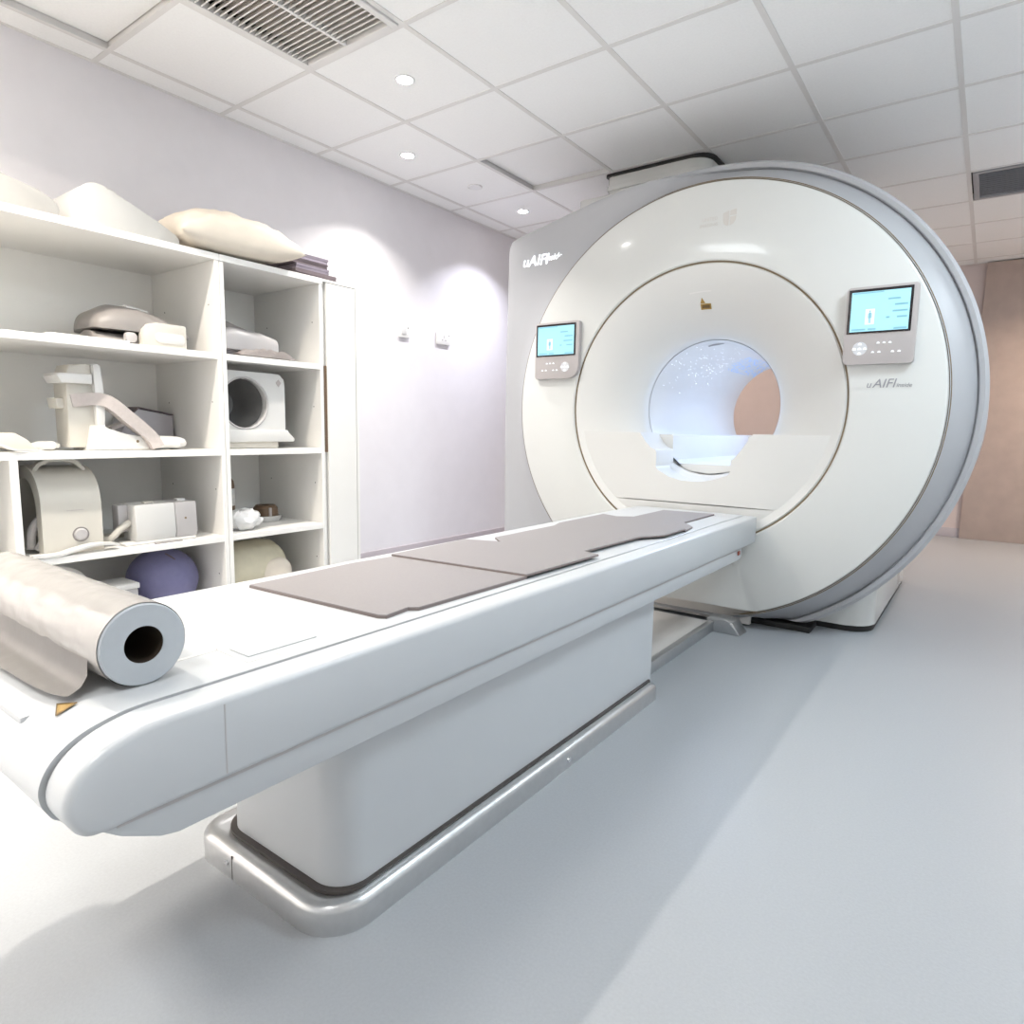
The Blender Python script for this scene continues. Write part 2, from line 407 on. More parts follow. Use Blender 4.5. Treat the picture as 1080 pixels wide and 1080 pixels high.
LT = [(0, .010), (.15, .030), (.4, .045), (.75, .045), (.90, .046), (.955, .050), (.985, .064), (.998, .085), (1, .12), (1, 1.2), (.93, 1.26)]
bm = nb(); rings = []; NT = 220
for k in range(NT):
    deg = -90+360*k/NT; th = math.radians(deg)
    wgt = sm(84, 112, deg)*(1-sm(244, 262, deg))
    Rw = min(wing_r(th), 2.2) if 80 < deg < 268 else 1.205
    ring = []
    for (r, y), (t, dy) in zip(RP, LT):
        rl = RO+.003+(Rw-RO-.003)*t; yl = YG+dy
        rr = r+(rl-r)*wgt; yy = y+(yl-y)*wgt
        x, z = XC+rr*math.cos(th), ZC+rr*math.sin(th)
        ring.append(bm.verts.new((x, yy, max(z, -.93))))
    rings.append(ring)
for k in range(NT):
    A, B = rings[k], rings[(k+1) % NT]
    for i in range(len(RP)-1): bm.faces.new((A[i], A[i+1], B[i+1], B[i]))
obj('rim_cover', bm, 'silver', mri, 28)
# rear closing plate with the bore opening
lathe('rear_cover', [(.356, 4.985), (.40, 4.99), (1.13, 4.98)], (XC, 0, ZC), 'white', mri, 96)
# funnel into the bore
FP = [(RI-.004, YG+.012), (RI-.010, YG+.004), (.665, YG+.010), (.62, 3.245), (.57, 3.263), (.52, 3.286), (.475, 3.314), (.435, 3.346), (.40, 3.382), (.375, 3.415), (.362, 3.445), (.358, 3.47)]
bm = alathe(nb(), FP, (XC, 0, ZC), 128)
obj('bore_funnel', bm, 'funnelw', mri, 60)
bm = alathe(nb(), [(.356, 3.470), (.356, 4.985)], (XC, 0, ZC), 96)
obj('bore_liner', bm, 'funnelw', mri, 60)
lathe('bore_seam', [(.3555, 3.468), (.3555, 3.473)], (XC, 0, ZC), 'palegrey', mri, 96)
# lower front cover with the table cut-out, in two panels split by a seam
def chord(z, r): return math.sqrt(max(0, r*r-(z-ZC)**2))
CUT = [(.296, 0), (.262, -.048), (.232, -.078), (.205, -.090), (.197, -.105), (.197, -.178), (.185, -.195), (.12, -.228), (.06, -.243), (0, -.247), (-.06, -.243), (-.12, -.230),
       (-.185, -.205), (-.197, -.19), (-.197, -.13), (-.213, -.118), (-.24, -.085), (-.27, -.04), (-.296, 0)]
def arc(r, z0, z1, side, n=14):
    return [(side*chord(z0+(z1-z0)*k/n, r), z0+(z1-z0)*k/n) for k in range(n+1)]
ro = RI-.006
poly = arc(ro, -.004, -.362, 1)+arc(ro, -.362, -.004, -1)
poly = [(XC+x, z) for x, z in poly]
cutp = [(XC-x, z-.004) for x, z in CUT]
bm = aprism(nb(), poly+cutp, 1, YG+.014, 3.47); obj('lower_front_cover', bm, 'funnelw', mri, 30)
ang = [math.radians(-(90-a)) for a in range(-44, 45, 4)]
zs = -.367; half = chord(zs, ro); a_end = math.atan2(zs-ZC, half)
poly = [(XC+ro*math.cos(a_end+(-PI-2*a_end)*k/20), ZC+ro*math.sin(a_end+(-PI-2*a_end)*k/20)) for k in range(21)]
obj('lower_front_cover', aprism(nb(), poly, 1, YG+.014, 3.4), 'funnelw', mri, 30)
# rails inside the bore, both sides of the table groove
for s in (1, -1):
    pts = [(XC+s*.205, -.02), (XC+s*.215, -.012), (XC+s*.325, -.012)]+[(XC+s*chord(z, .352), z) for z in (-.05, -.10, -.15, -.19)]+[(XC+s*.205, -.172)]
    obj('bore_rail', aprism(nb(), pts, 1, 3.475, 4.98), 'funnelw', mri, 30)
obj('bore_floor', aprism(nb(), [(XC-.204, -.172), (XC+.204, -.172), (XC+.18, -.185), (XC+.12, -.208), (XC, -.222), (XC-.12, -.208), (XC-.18, -.185)], 1, 3.475, 4.98), 'funnelw', mri, 30)
# bore lamps, slots and the small star lights of the liner
light('bore_lamp', 'AREA', (XC+.12, 4.25, ZC+.30), BORE_W, (.52, .68, 1), .10, (0, -.35, 0), 'RECTANGLE', 1.3, parent=mri)
def on_bore(a, y, r=.3545): return Vector((XC+r*math.cos(a), y, ZC+r*math.sin(a)))
bm = nb()
for a, y in ((math.radians(97), 3.62), ):
    rows = [[on_bore(a+math.radians(da), y+dy*(1-abs(da)/8*.6)) for dy in (-.030, .030)] for da in range(-7, 8, 2)]
    vv = [[bm.verts.new(q) for q in r] for r in rows]
    for A, B in zip(vv, vv[1:]): bm.faces.new((A[0], A[1], B[1], B[0]))
obj('bore_slot', bm, 'greypl', mri, flip=False)
bm = nb()
rows = [[on_bore(math.radians(84+da), 4.35+dy) for dy in (-.03, .03)] for da in range(-6, 7, 2)]
vv = [[bm.verts.new(q) for q in r] for r in rows]
for A, B in zip(vv, vv[1:]): bm.faces.new((A[0], A[1], B[1], B[0]))
obj('bore_slot', bm, 'dark', mri, flip=False)
rnd = random.Random(3)
def stars(name, n, afun, yfun, r, m):
    bm = nb()
    for _ in range(n):
        a, y = afun(), yfun(); c = on_bore(a, y, .3535); q = r*rnd.uniform(.6, 1.3)
        t1 = Vector((-math.sin(a), 0, math.cos(a))); t2 = Vector((0, 1, 0))
        vs_ = [bm.verts.new(c+t1*q*math.cos(k*PI/3)+t2*q*1.6*math.sin(k*PI/3)) for k in range(6)]
        bm.faces.new(vs_)
    o = obj(name, bm, m, mri, 0, flip=False); o['kind'] = 'stuff'
stars('star_light', 110, lambda: math.radians(rnd.gauss(128, 16)), lambda: rnd.uniform(3.52, 4.3), .0016, 'borestar')
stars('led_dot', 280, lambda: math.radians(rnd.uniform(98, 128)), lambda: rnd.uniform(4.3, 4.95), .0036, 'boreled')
# skirt, base and black plinth below
box('lower_skirt', (XC-.75, YG+.06, FL+.01), (XC+.325, YG+.09, -.86), 'dock', mri, .004)
prism('base', rrect(-2.05, -.384, 3.52, 5.08, .05, rs=(.12, .05, .05, .12)), 2, FL+.03, -.55, 'white', mri, .006)
prism('base_kick', rrect(-2.04, -.390, 3.53, 5.07, .05, rs=(.12, .05, .05, .12)), 2, FL, FL+.03, 'black', mri)
box('base_kick', (-1.1, 3.36, FL), (-.63, 3.53, FL+.03), 'black', mri, .003)
# wall-side filler so the wing stands on the floor
box('wing_foot', (-2.44, YG+.10, FL), (-1.7, 4.40, -.925), 'silver', mri)
# control panels
def control_panel(x0, x1, z0, z1, mirror):
    y1, y0 = YG, YG-.030
    rs = (.012, .012, .07 if not mirror else .012, .012) if False else ((.012, .012, .012, .065) if not mirror else (.012, .012, .022, .012))
    p = obj('control_panel', aprism(nb(), rrect(x0, x1, z0, z1, .012, rs=rs), 1, y0, y1, .004), 'panelpl', mri)
    W = x1-x0; H = z1-z0; sz0 = z0+H*.40; sz1 = z1-.010; sx0, sx1 = x0+.008, x1-.020
    box('bezel', (sx0, y0-.004, sz0), (sx1, y0, sz1), 'bezel', p, .002)
    a0, a1, b0, b1 = sx0+.012, sx1-.010, sz0+.008, sz1-.012
    ys = y0-.0055
    box('display', (a0, ys, b0), (a1, y0-.004, b1), 'screen', p)
    w_, h_ = a1-a0, b1-b0
    def q(n, u0, u1, v0, v1, m, lift=.0005): box(n, (a0+w_*u0, ys-lift, b0+h_*v0), (a0+w_*u1, ys, b0+h_*v1), m, p)
    q('display_icon', .26, .42, .17, .56, 'screen2')
    bm = nb(); cx = a0+w_*.34
    for (u, v, hw, hh) in ((0, .50, .012, .022), (0, .40, .02, .07), (-.012, .27, .008, .07), (.012, .27, .008, .07), (-.028, .39, .005, .06), (.028, .39, .005, .06)):
        abox(bm, (cx+w_*(u-hw), ys-.001, b0+h_*(v-hh)), (cx+w_*(u+hw), ys-.0005, b0+h_*(v+hh)))
    obj('display_icon', bm, 'mark', p, 0)
    for u0, u1, v in ((.63, .84, .78), (.75, .97, .63), (.72, .97, .47), (.80, .97, .32), (.62, .68, .32), (.03, .28, .05), (.32, .46, .05), (.76, .98, .04)):
        q('display_text', u0, u1, v-.022, v+.022, 'mark')
    for uu, vv2 in ((.0, .97), ):
        q('display_text', .02, .55, .955, .985, 'mark')
    # buttons
    px = x0+W*(.24 if mirror else .70); pz = z0+H*.205; R = H*.085
    d = obj('keypad_disc', alathe(nb(), [(.0001, y0-.002), (R, y0-.002), (R+.001, y0)], (px, 0, pz), 24), 'dpad', p)
    def btn(x, z, w2=.012, h2=.008):
        obj('button', aprism(nb(), [(x-w2/2, z-h2/2), (x+w2/2, z-h2/2), (x+w2*.4, z+h2*.2), (x, z+h2/2), (x-w2*.4, z+h2*.2)], 1, y0-.004, y0), 'button', p, 0)
    for dx, dz in ((0, .72), (0, -.72), (-.75, 0), (.75, 0), (0, 0)): btn(px+dx*R, pz+dz*R, .016, .011)
    s = -1 if not mirror else 1; bx = x0+W*(.58 if mirror else .36)
    for dx in (-.022, 0, .022): btn(bx+dx, pz+.022)
    for dx in (-.040, -.016, .034, .058): btn(bx+dx*(1 if mirror else 1)-(.0 if mirror else .012), pz-.016)
control_panel(-2.178, -1.888, .292, .606, False)
control_panel(-.552, -.284, .304, .628, True)
# lettering and emblem
text('lettering', 'u', .042, (-.456, YG-.0012, .206), 'textg', mri, .0008, .25)
text('lettering', 'AIFI', .053, (-.431, YG-.0012, .206), 'textg', mri, .0012, .25)
text('lettering', 'inside', .025, (-.341, YG-.0012, .207), 'textg', mri, .0008, .25)
text('lit_lettering', 'uAIFI', .085, (-2.335, YG+.043, .955), 'textglow', mri, .002, .25)
text('lit_lettering', 'inside', .05, (-2.175, YG+.043, .972), 'textglow', mri, .002, .25)
ex, ez = -1.095, 1.020
def emblem(poly): obj('emblem', aprism(nb(), [(ex+x, ez+z) for x, z in poly], 1, YG-.001, YG+.002), 'texta', mri, 0)
emblem([(-.031, .024), (-.003, .032), (-.003, -.036), (-.016, -.034), (-.026, -.025), (-.030, -.010)])
emblem([(.003, .032), (.033, .037), (.033, .010), (.003, .010)])
emblem([(.003, .004), (.033, .004), (.030, -.014), (.022, -.028), (.003, -.036)])
text('lettering', 'UNITED', .022, (ex-.135, YG-.0008, ez+.000), 'faint' if 'faint' in M else 'texta', mri, .0004)
text('lettering', 'IMAGING', .022, (ex-.146, YG-.0008, ez-.027), 'texta', mri, .0004)
# amber warning label at the funnel's top
def funnel_y(r):
    for (r0, y0), (r1, y1) in zip(FP, FP[1:]):
        if r1 <= r <= r0: return y0+(y1-y0)*(r0-r)/(r0-r1)
    return YG
def on_funnel(x, r): return Vector((XC+x, funnel_y(r)-.002, ZC+math.sqrt(r*r-x*x)))
def fun_patch(name, x0, x1, r0, r1, m, n=3, lift=0):
    bm = nb(); g = [[bm.verts.new(on_funnel(x0+(x1-x0)*i/n, r0+(r1-r0)*j/n)-Vector((0, lift, 0))) for i in range(n+1)] for j in range(n+1)]
    for j in range(n):
        for i in range(n): bm.faces.new((g[j][i], g[j][i+1], g[j+1][i+1], g[j+1][i]))
    return obj(name, bm, m, mri)
fun_patch('warning_label', -.020, .034, .487, .513, 'label')
fun_patch('warning_label', -.013, .027, .493, .507, 'labeld', lift=.001)
bm = nb(); bm.faces.new([bm.verts.new(on_funnel(-.020, .515)), bm.verts.new(on_funnel(.006, .515)), bm.verts.new(on_funnel(-.010, .542))]); obj('warning_label', bm, 'label', mri)
fun_patch('funnel_slot', -.07, .04, .565, .571, 'tbar')

# quench duct cover over the scanner
dv = thing('duct_cover', (-1.78, 4.1, 1.3), 'white duct box on top of the scanner reaching up to the ceiling', 'duct')
prism('duct_box', rrect(-2.10, -1.455, 3.84, 4.5, .05, rs=(.02, .02, .03, .10)), 2, 1.36, CE-.018, 'white', dv, .004)
prism('duct_ridge', rrect(-2.10, -1.445, 3.825, 4.5, .05, rs=(.02, .02, .03, .10)), 2, 1.505, 1.535, 'white', dv, .006)
prism('black_gasket', rrect(-2.11, -1.43, 3.825, 4.5, .05, rs=(.02, .02, .03, .10)), 2, CE-.018, CE-.0035, 'black', dv)
prism('duct_step', rrect(-2.275, -1.50, 3.80, 4.4, .05, rs=(.01, .01, .02, .02)), 2, 1.345, 1.47, 'white', dv, .004)

# ------------------------------------------------------------------ patient table
X0, X1, ZT = -1.5145, -.8705, -.395
tb = thing('patient_table', ((X0+X1)/2, 1.45, FL), 'long white patient table with rounded nose on an aluminium-footed pedestal', 'patient table')
def nose(y_top, y_front, zt, zb, yend, r=.0):
    pts = [(yend, zt)]
    P = [(y_top, zt), (y_top-.035, zt-.003), (y_front+.050, zt-.016), (y_front+.016, zt-.040), (y_front, zt-.073), (y_front+.006, zt-.104), (y_front+.030, zb), (y_front+.10, zb)]
    pts += [(p.x, p.y) for p in spline([(a, b, 0) for a, b in P], 5)]
    pts += [(yend, zb)]
    return pts
prof = nose(.41, .278, ZT-.002, -.525, 3.20)
def offs(poly, d):
    n = len(poly); out = []
    A = sum(poly[i][0]*poly[(i+1) % n][1]-poly[(i+1) % n][0]*poly[i][1] for i in range(n))
    s = 1 if A > 0 else -1
    for i in range(n):
        p0, p1, p2 = Vector(poly[i-1]), Vector(poly[i]), Vector(poly[(i+1) % n])
        n1 = Vector((-(p1-p0).y, (p1-p0).x)); n2 = Vector((-(p2-p1).y, (p2-p1).x))
        if n1.length < 1e-9: n1 = n2
        if n2.length < 1e-9: n2 = n1
        n1.normalize(); n2.normalize(); b = (n1+n2).normalized(); c = max(.4, b.dot(n1))
        out.append(tuple(p1+b*(s*d/c)))
    return out
def rail(xin, xout):
    d = 1 if xout > xin else -1; bm = nb(); slices = []
    for x, ins in ((xin, .0), (xout-d*.014, 0), (xout-d*.007, .0015), (xout-d*.002, .0055), (xout, .011)):
        slices.append([bm.verts.new((x, p[0], p[1])) for p in (offs(prof, ins) if ins else prof)])
    n = len(prof)
    for A, B in zip(slices, slices[1:]):
        for i in range(n): bm.faces.new((A[i], A[(i+1) % n], B[(i+1) % n], B[i]))
    f1 = bm.faces.new(slices[0]); f2 = bm.faces.new(slices[-1][::-1])
    bm.normal_update(); bmesh.ops.triangulate(bm, faces=[f1, f2], ngon_method='EAR_CLIP')
    return bm
obj('side_rail', rail(X1-.060, X1), 'table', tb, 50)
obj('side_rail', rail(X0+.060, X0), 'table', tb, 50)
prof_c = nose(.405, .272, ZT, -.524, 3.195)
prism('bed_board', prof_c, 0, X0+.066, X1-.066, 'table', tb, .003, 2)
for x in (X0+.063, X1-.063):
    prism('bed_seam', offs(nose(.41, .278, ZT-.002, -.525, 3.19), .007), 0, x-.003, x+.003, 'seam', tb)
# nose step ridge and lower lip
box('nose_ridge', (X0+.10, .296, ZT-.034), (X1-.20, .318, ZT-.0215), 'table', tb, .004)
# recessed hatches in the bed board near the nose
for (a, b, c, d) in ((-1.07, -.975, .585, .592), (-1.07, -1.063, .50, .588), (-.975, -.968, .585, .64), (-.975, -.955, .64, .647)):
    box('hatch_seam', (a, c, ZT), (b, d, ZT+.0008), 'tbar', tb)
box('hatch', (-1.05, .60, ZT), (-.99, .74, ZT+.002), 'table', tb, .0008, 1)
box('side_seam', (X1-.001, .486, -.515), (X1+.0006, .488, ZT-.012), 'palegrey', tb)
# lower skirt and end
sk = [(3.03, -.524), (.315, -.524), (.345, -.548), (.395, -.574), (.42, -.580), (3.01, -.580), (3.03, -.572)]
prism('skirt', sk, 0, X0+.014, X1-.014, 'table', tb, .004, 2)
prism('skirt_groove', [(3.02, -.532), (.34, -.532), (.34, -.520), (3.02, -.520)], 0, X0+.012, X1-.0125, 'palegrey', tb)
box('end_button', (X1-.014, 2.965, -.555), (X1-.008, 2.995, -.535), 'red', tb, .003)
prism('pedestal', rrect(-1.345, -.938, .742, 2.19, .08, 10, rs=(.015, .015, .07, .07)), 2, FL+.055, -.578, 'table', tb)
prism('pedestal_gap', rrect(-1.355, -.926, .728, 2.16, .08, 10, rs=(.015, .015, .08, .08)), 2, FL+.05, FL+.064, 'dark', tb)
pl = rrect(-1.392, -.900, .688, 2.15, .09, 10, rs=(.008, .008, .07, .10))
bm = nb()
lv = [(0, FL), (0, FL+.046), (.004, FL+.054), (.012, FL+.060), (.022, FL+.062), (.034, FL+.056)]
def inset(poly, d): return offs(poly, d)
sl = [[bm.verts.new((*p, z)) for p in (inset(pl, d) if d else pl)] for d, z in lv]
n = len(pl)
for A, B in zip(sl, sl[1:]):
    for i in range(n): bm.faces.new((A[i], A[(i+1) % n], B[(i+1) % n], B[i]))
f1 = bm.faces.new(sl[0][::-1]); f2 = bm.faces.new(sl[-1]); bm.normal_update(); bmesh.ops.triangulate(bm, faces=[f1, f2], ngon_method='EAR_CLIP')
plo = obj('plinth', bm, 'alu', tb, 50)
lathe('screw', [(.0001, .004), (.007, .004), (.008, 0)], (-.900, 1.535, FL+.026), 'screw', plo, 16, 0)
lathe('screw', [(.0001, -.004), (.006, -.004), (.007, 0)], (-1.245, .688, FL+.034), 'screw', plo, 16, 1)
box('plinth_joint', (-1.2275, .6875, FL+.001), (-1.226, .69, FL+.055), 'dark', plo)
# warning triangle on the nose
ny = lambda y: ZT-.010
bm = nb(); tri = [(-1.048, .336, ZT-.0105), (-1.016, .323, ZT-.0155), (-1.020, .353, ZT-.0065)]
bm.faces.new([bm.verts.new(Vector(p)+Vector((0, -.001, .0025))) for p in tri]); obj('warning_label', bm, 'label', tb)
c = sum((Vector(p) for p in tri), Vector())/3
for k in range(3):
    a, b = Vector(tri[k]), Vector(tri[(k+1) % 3]); bm = nb()
    q = [a, b, b+(c-b)*.18, a+(c-a)*.18]
    bm.faces.new([bm.verts.new(p+Vector((0, -.0015, .0035))) for p in q]); obj('warning_label_border', bm, 'labeld', tb)

# docking frame on the floor between pedestal and scanner
dk = thing('docking_frame', (-1.2, 2.7, FL), 'low aluminium docking rail on the floor between pedestal and scanner', 'docking rail')
box('rail', (-1.045, 2.20, FL), (-1.015, 3.10, FL+.052), 'alu', dk, .004)
box('rail', (-1.395, 2.20, FL), (-1.365, 3.10, FL+.052), 'alu', dk, .004)
box('cover_plate', (-1.365, 2.20, FL), (-1.045, 3.16, FL+.030), 'dock', dk, .002)
prism('end_flange', [(-1.05, FL), (-.885, FL), (-.925, FL+.058), (-.96, FL+.064), (-1.05, FL+.064)], 1, 3.09, 3.20, 'alu', dk, .004)

# mats on the table
def pad(name, poly, z0, z1, label):
    t = thing(name, (sum(p[0] for p in poly)/len(poly), sum(p[1] for p in poly)/len(poly), z0), label, 'mat', 'grey table mats')
    prism('mat_body', poly, 2, z0, z1-.002, 'matedge', t)
    prism('mat_top', offs(poly, .001), 2, z1-.002, z1, 'mat_', t)
pad('table_mat', [(-1.425, .872), (-.992, .895), (-.977, .905), (-.986, .975), (-.968, .990), (-.962, 1.392), (-1.425, 1.352), (-1.440, 1.20), (-1.425, .95)], ZT, ZT+.008,
    'grey mat on the patient table lying closest to the paper roll, with a notched side')
pad('table_mat', [(-1.430, 1.345), (-.958, 1.385), (-.950, 1.765), (-1.013, 1.785), (-1.000, 2.165), (-.945, 2.270), (-.948, 2.480), (-1.415, 2.660), (-1.412, 2.27), (-1.385, 2.185), (-1.385, 1.80), (-1.320, 1.745), (-1.440, 1.70)], ZT+.008, ZT+.014,
    'long grey mat in the middle of the patient table with stepped cut-outs on both sides')
pad('table_mat', [(-1.400, 2.64), (-.945, 2.47), (-.965, 2.60), (-1.040, 2.70), (-1.040, 3.085), (-1.290, 3.060), (-1.290, 2.72)], ZT, ZT+.007,
    'narrow grey mat at the scanner end of the patient table')

# paper roll
rl = thing('paper_roll', (-1.25, .437, ZT), 'thick roll of couch paper in plastic wrap lying across the table nose', 'paper roll')
RC = (-1.0, .437, ZT+.0625+.001); RR = .0625
lathe('paper_end', [(.0285, -.004), (.0285, 0), (RR-.002, 0), (RR, -.002), (RR, -.05)], RC, 'paper', rl, 64, 0)
lathe('core_tube', [(.0282, -.001), (.0282, -.55), (.0001, -.55)], RC, 'core', rl, 40, 0)
bm = nb(); NA, NX = 72, 60
g = []
for i in range(NX+1):
    x = -1.004-.60*i/NX; ring = []
    for j in range(NA):
        a = 2*PI*j/NA
        nn = noise.noise(Vector((x*9, math.cos(a)*2.2, math.sin(a)*2.2)))*.0035+noise.noise(Vector((x*30, math.cos(a)*6, math.sin(a)*6)))*.0012
        r = RR+.0015+(abs(nn)*min(1, i/6))
        ring.append(bm.verts.new((x, RC[1]+r*math.cos(a), max(RC[2]+r*math.sin(a), ZT+.0015))))
    g.append(ring)
for A, B in zip(g, g[1:]):
    for j in range(NA): bm.faces.new((A[j], A[(j+1) % NA], B[(j+1) % NA], B[j]))
obj('plastic_wrap', bm, 'glasswrap', rl, 60)
bm = nb(); g = []
for i in range(41):
    x = -1.035-.56*i/40; ring = []
    y_out = .030*(1-math.exp(-i/3)) + noise.noise(Vector((x*14, 3, 1)))*.004
    for (dy, dz) in ((-.061, .0), (-.064, -.02), (-.066, -.038), (-.074, -.052), (-.086, -.0585), (-.094-y_out*.6, -.0605)):
        k = noise.noise(Vector((x*25, dy*60, dz*30)))*.0025
        ring.append(bm.verts.new((x, RC[1]+dy+k*.5, max(RC[2]+dz+abs(k), ZT+.001-(.004 if dy < -.09 else 0)))))
    g.append(ring)
for A, B in zip(g, g[1:]):
    for j in range(5): bm.faces.new((A[j], A[j+1], B[j+1], B[j]))
bmesh.ops.solidify(bm, geom=bm.faces[:], thickness=.001)
obj('loose_sheet', bm, 'glasswrap', rl, 60)

# ------------------------------------------------------------------ shelving
XS, XB = -2.82, -3.398
LV = (.745, .316, -.115, -.513); TH = .028; BOT = -.87
def shelf_unit(name, y0, y1, label, cat, inner=None, lw=.020, rw=.020):
    t = thing(name, ((XS+XB)/2, (y0+y1)/2, FL), label, cat)
    box('side_panel', (XB, y0, FL), (XS, y0+lw, LV[0]-TH), 'laminate', t, .0015, 1)
    box('side_panel', (XB, y1-rw, FL), (XS, y1, LV[0]-TH), 'laminate', t, .0015, 1)
    box('top_board', (XB, y0, LV[0]-TH), (XS+.004, y1, LV[0]), 'laminate', t, .0015, 1)
    box('back_panel', (XB-.006, y0+.002, FL), (XB, y1-.002, LV[0]-.001), 'cabin', t)
    for z in LV[1:]: box('shelf', (XB, y0+lw, z-TH), (XS-.001, y1-rw, z), 'laminate', t, .0015, 1)
    box('bottom_board', (XB, y0+lw, BOT-TH), (XS-.001, y1-rw, BOT), 'laminate', t, .0015, 1)
    box('kick_board', (XS-.05, y0+lw, FL), (XS-.035, y1-rw, BOT-TH), 'laminate', t)
    if inner: box('divider', (XB, inner, BOT), (XS-.001, inner+.026, LV[3-1]-TH), 'laminate', t, .0015, 1)
    for yy in (y0+lw, y1-rw):
        d = .0006 if yy < (y0+y1)/2 else -.0006
        for z in (.53, .10, -.30, -.70):
            for x in (XS-.06, XB+.12):
                bm = alathe(nb(), [(.0001, d), (.0035, d)], (x, yy, z), 8, 1); obj('pin_hole', bm, 'dark', t, 0)
    return t
shelf_unit('open_shelf_unit', .02, 1.632, 'wide open white shelf unit holding head coils and a blue ball', 'shelf', inner=.812)
shelf_unit('open_shelf_unit', 1.634, 2.186, 'narrow open white shelf unit beside the tall cabinet door', 'shelf')
cb = thing('tall_cabinet', ((XS+XB)/2, 2.3, FL), 'tall narrow white cabinet with a plain door and long dark finger pull', 'cabinet')
box('body', (XB, 2.188, FL), (XS-.022, 2.418, LV[0]), 'laminate', cb, .0015, 1)
box('frame_side', (XS-.022, 2.402, FL), (XS, 2.418, LV[0]-.012), 'laminate', cb)
box('frame_top', (XS-.022, 2.188, LV[0]-.012), (XS, 2.418, LV[0]), 'laminate', cb)
door = box('door', (XS-.020, 2.210, FL+.06), (XS, 2.399, LV[0]-.016), 'laminate', cb, .0015, 1)
prism('finger_pull', rrect(2.192, 2.212, -.138, .312, .008), 0, XS-.020, XS-.006, 'brown', door)

# ---- on top of the shelving
wp = [(1.084, .746), (1.484, .746), (1.484, .775), (1.470, .792), (1.40, .825), (1.25, .890)]+[(1.175+.075*math.cos(math.radians(a)), .836+.078*math.sin(math.radians(a))) for a in range(50, 176, 14)]+[(1.088, .82)]
def foam(poly, x0, x1, m, label):
    o = obj('foam_wedge', aprism(nb(), poly, 0, x0, x1, .006, 2), m); return tag(o, label, 'foam wedge', 'foam wedges on the shelving')
foam(wp, -3.16, -2.86, 'foam', 'white foam positioning wedge with a rounded hump next to the pillow')
wp2 = [(.60, .746), (1.045, .746), (1.047, .785), (1.040, .805), (1.020, .822), (.98, .838), (.90, .855), (.78, .885), (.70, .90), (.64, .89), (.605, .85)]
foam(wp2, -3.20, -2.88, 'foamg', 'greyer foam wedge sloping down toward the white humped one')
# pillow
def pillow(name, c, sx, sy, h, rot, m):
    bm = nb(); N = 36; top = {}; bot = {}
    for i in range(N+1):
        for j in range(N+1):
            u, v = 2*i/N-1, 2*j/N-1
            e = max(0, (1-abs(u)**2.4)*(1-abs(v)**2.4))**.42
            pin = 1-.10*(1-abs(v)**2)*abs(u)**3; pin2 = 1-.10*(1-abs(u)**2)*abs(v)**3
            x, y = u*sx*pin, v*sy*pin2
            wr = (noise.noise(Vector((u*2.2, v*3.2, 5)))*.024+abs(noise.noise(Vector((u*5, v*4, 1))))*-.022)*e
            fold = -.012*math.exp(-((u*.8+v*.6-.1)/.07)**2)*e - .010*math.exp(-((u*.9-v*.5+.35)/.06)**2)*e
            zt = h*e*.62+wr+fold+.03*u*0; zb = -h*.38*e*.9
            p = Vector((x, y, zt)); p.rotate(rot); top[i, j] = bm.verts.new(p+Vector(c))
            p = Vector((x, y, zb)); p.rotate(rot); bot[i, j] = bm.verts.new(p+Vector(c))
    for i in range(N):
        for j in range(N):
            bm.faces.new((top[i, j], top[i+1, j], top[i+1, j+1], top[i, j+1])); bm.faces.new((bot[i, j], bot[i, j+1], bot[i+1, j+1], bot[i+1, j]))
    bmesh.ops.remove_doubles(bm, verts=bm.verts, dist=1e-4)
    return obj(name, bm, m, None, 80)
from mathutils import Euler
p = pillow('pillow', (-2.95, 1.755, .836), .205, .29, .205, Euler((.02, .15, math.radians(-5))), 'pillow')
tag(p, 'cream pillow lying on top of the white shelving', 'pillow')
# folded sheets
def folded(y0, y1, x0, x1, z, h, m, label, layers=2):
    t = thing('folded_sheet', ((x0+x1)/2, (y0+y1)/2, z), label, 'linen', 'folded grey sheets')
    hh = h/layers
    for k in range(layers):
        N = 18; za = z+k*hh; bm = nb(); rows = []
        prof = [(0, .1), (.0, .5), (.004, .85), (.012, 1), (.5, 1.0), (.985, 1), (1, .8), (1.0, .5), (.995, .1), (.9, 0), (.1, 0)]
        for i in range(N+1):
            v = i/N; x = x0+(x1-x0)*v; r = []
            for a, b in prof:
                wob = noise.noise(Vector((x*9, a*3, k*3+z*20)))*.004
                r.append(bm.verts.new((x+noise.noise(Vector((a*4, k*2.2, z*9)))*.012, y0+(y1-y0)*a+wob*2, za+hh*b*.94+(wob*.4 if b > .5 else 0))))
            rows.append(r)
        for A, B in zip(rows, rows[1:]):
            for j in range(len(prof)): bm.faces.new((A[j], A[(j+1) % len(prof)], B[(j+1) % len(prof)], B[j]))
        bm.faces.new(rows[0]); bm.faces.new(rows[-1][::-1])
        obj('fold_layer', bm, m, t, 60)
folded(2.060, 2.315, -3.16, -2.865, .746, .036, 'sheetd', 'dark folded sheet at the bottom of the small pile beside the pillow')
folded(2.070, 2.275, -3.15, -2.870, .783, .026, 'sheet', 'grey lilac folded sheet second from the bottom of the pile')
folded(2.050, 2.265, -3.15, -2.875, .810, .024, 'sheetd', 'dark folded sheet under the topmost one of the pile')
folded(2.060, 2.27, -3.16, -2.875, .835, .026, 'sheet', 'lilac grey folded sheet topmost of the pile beside the pillow')

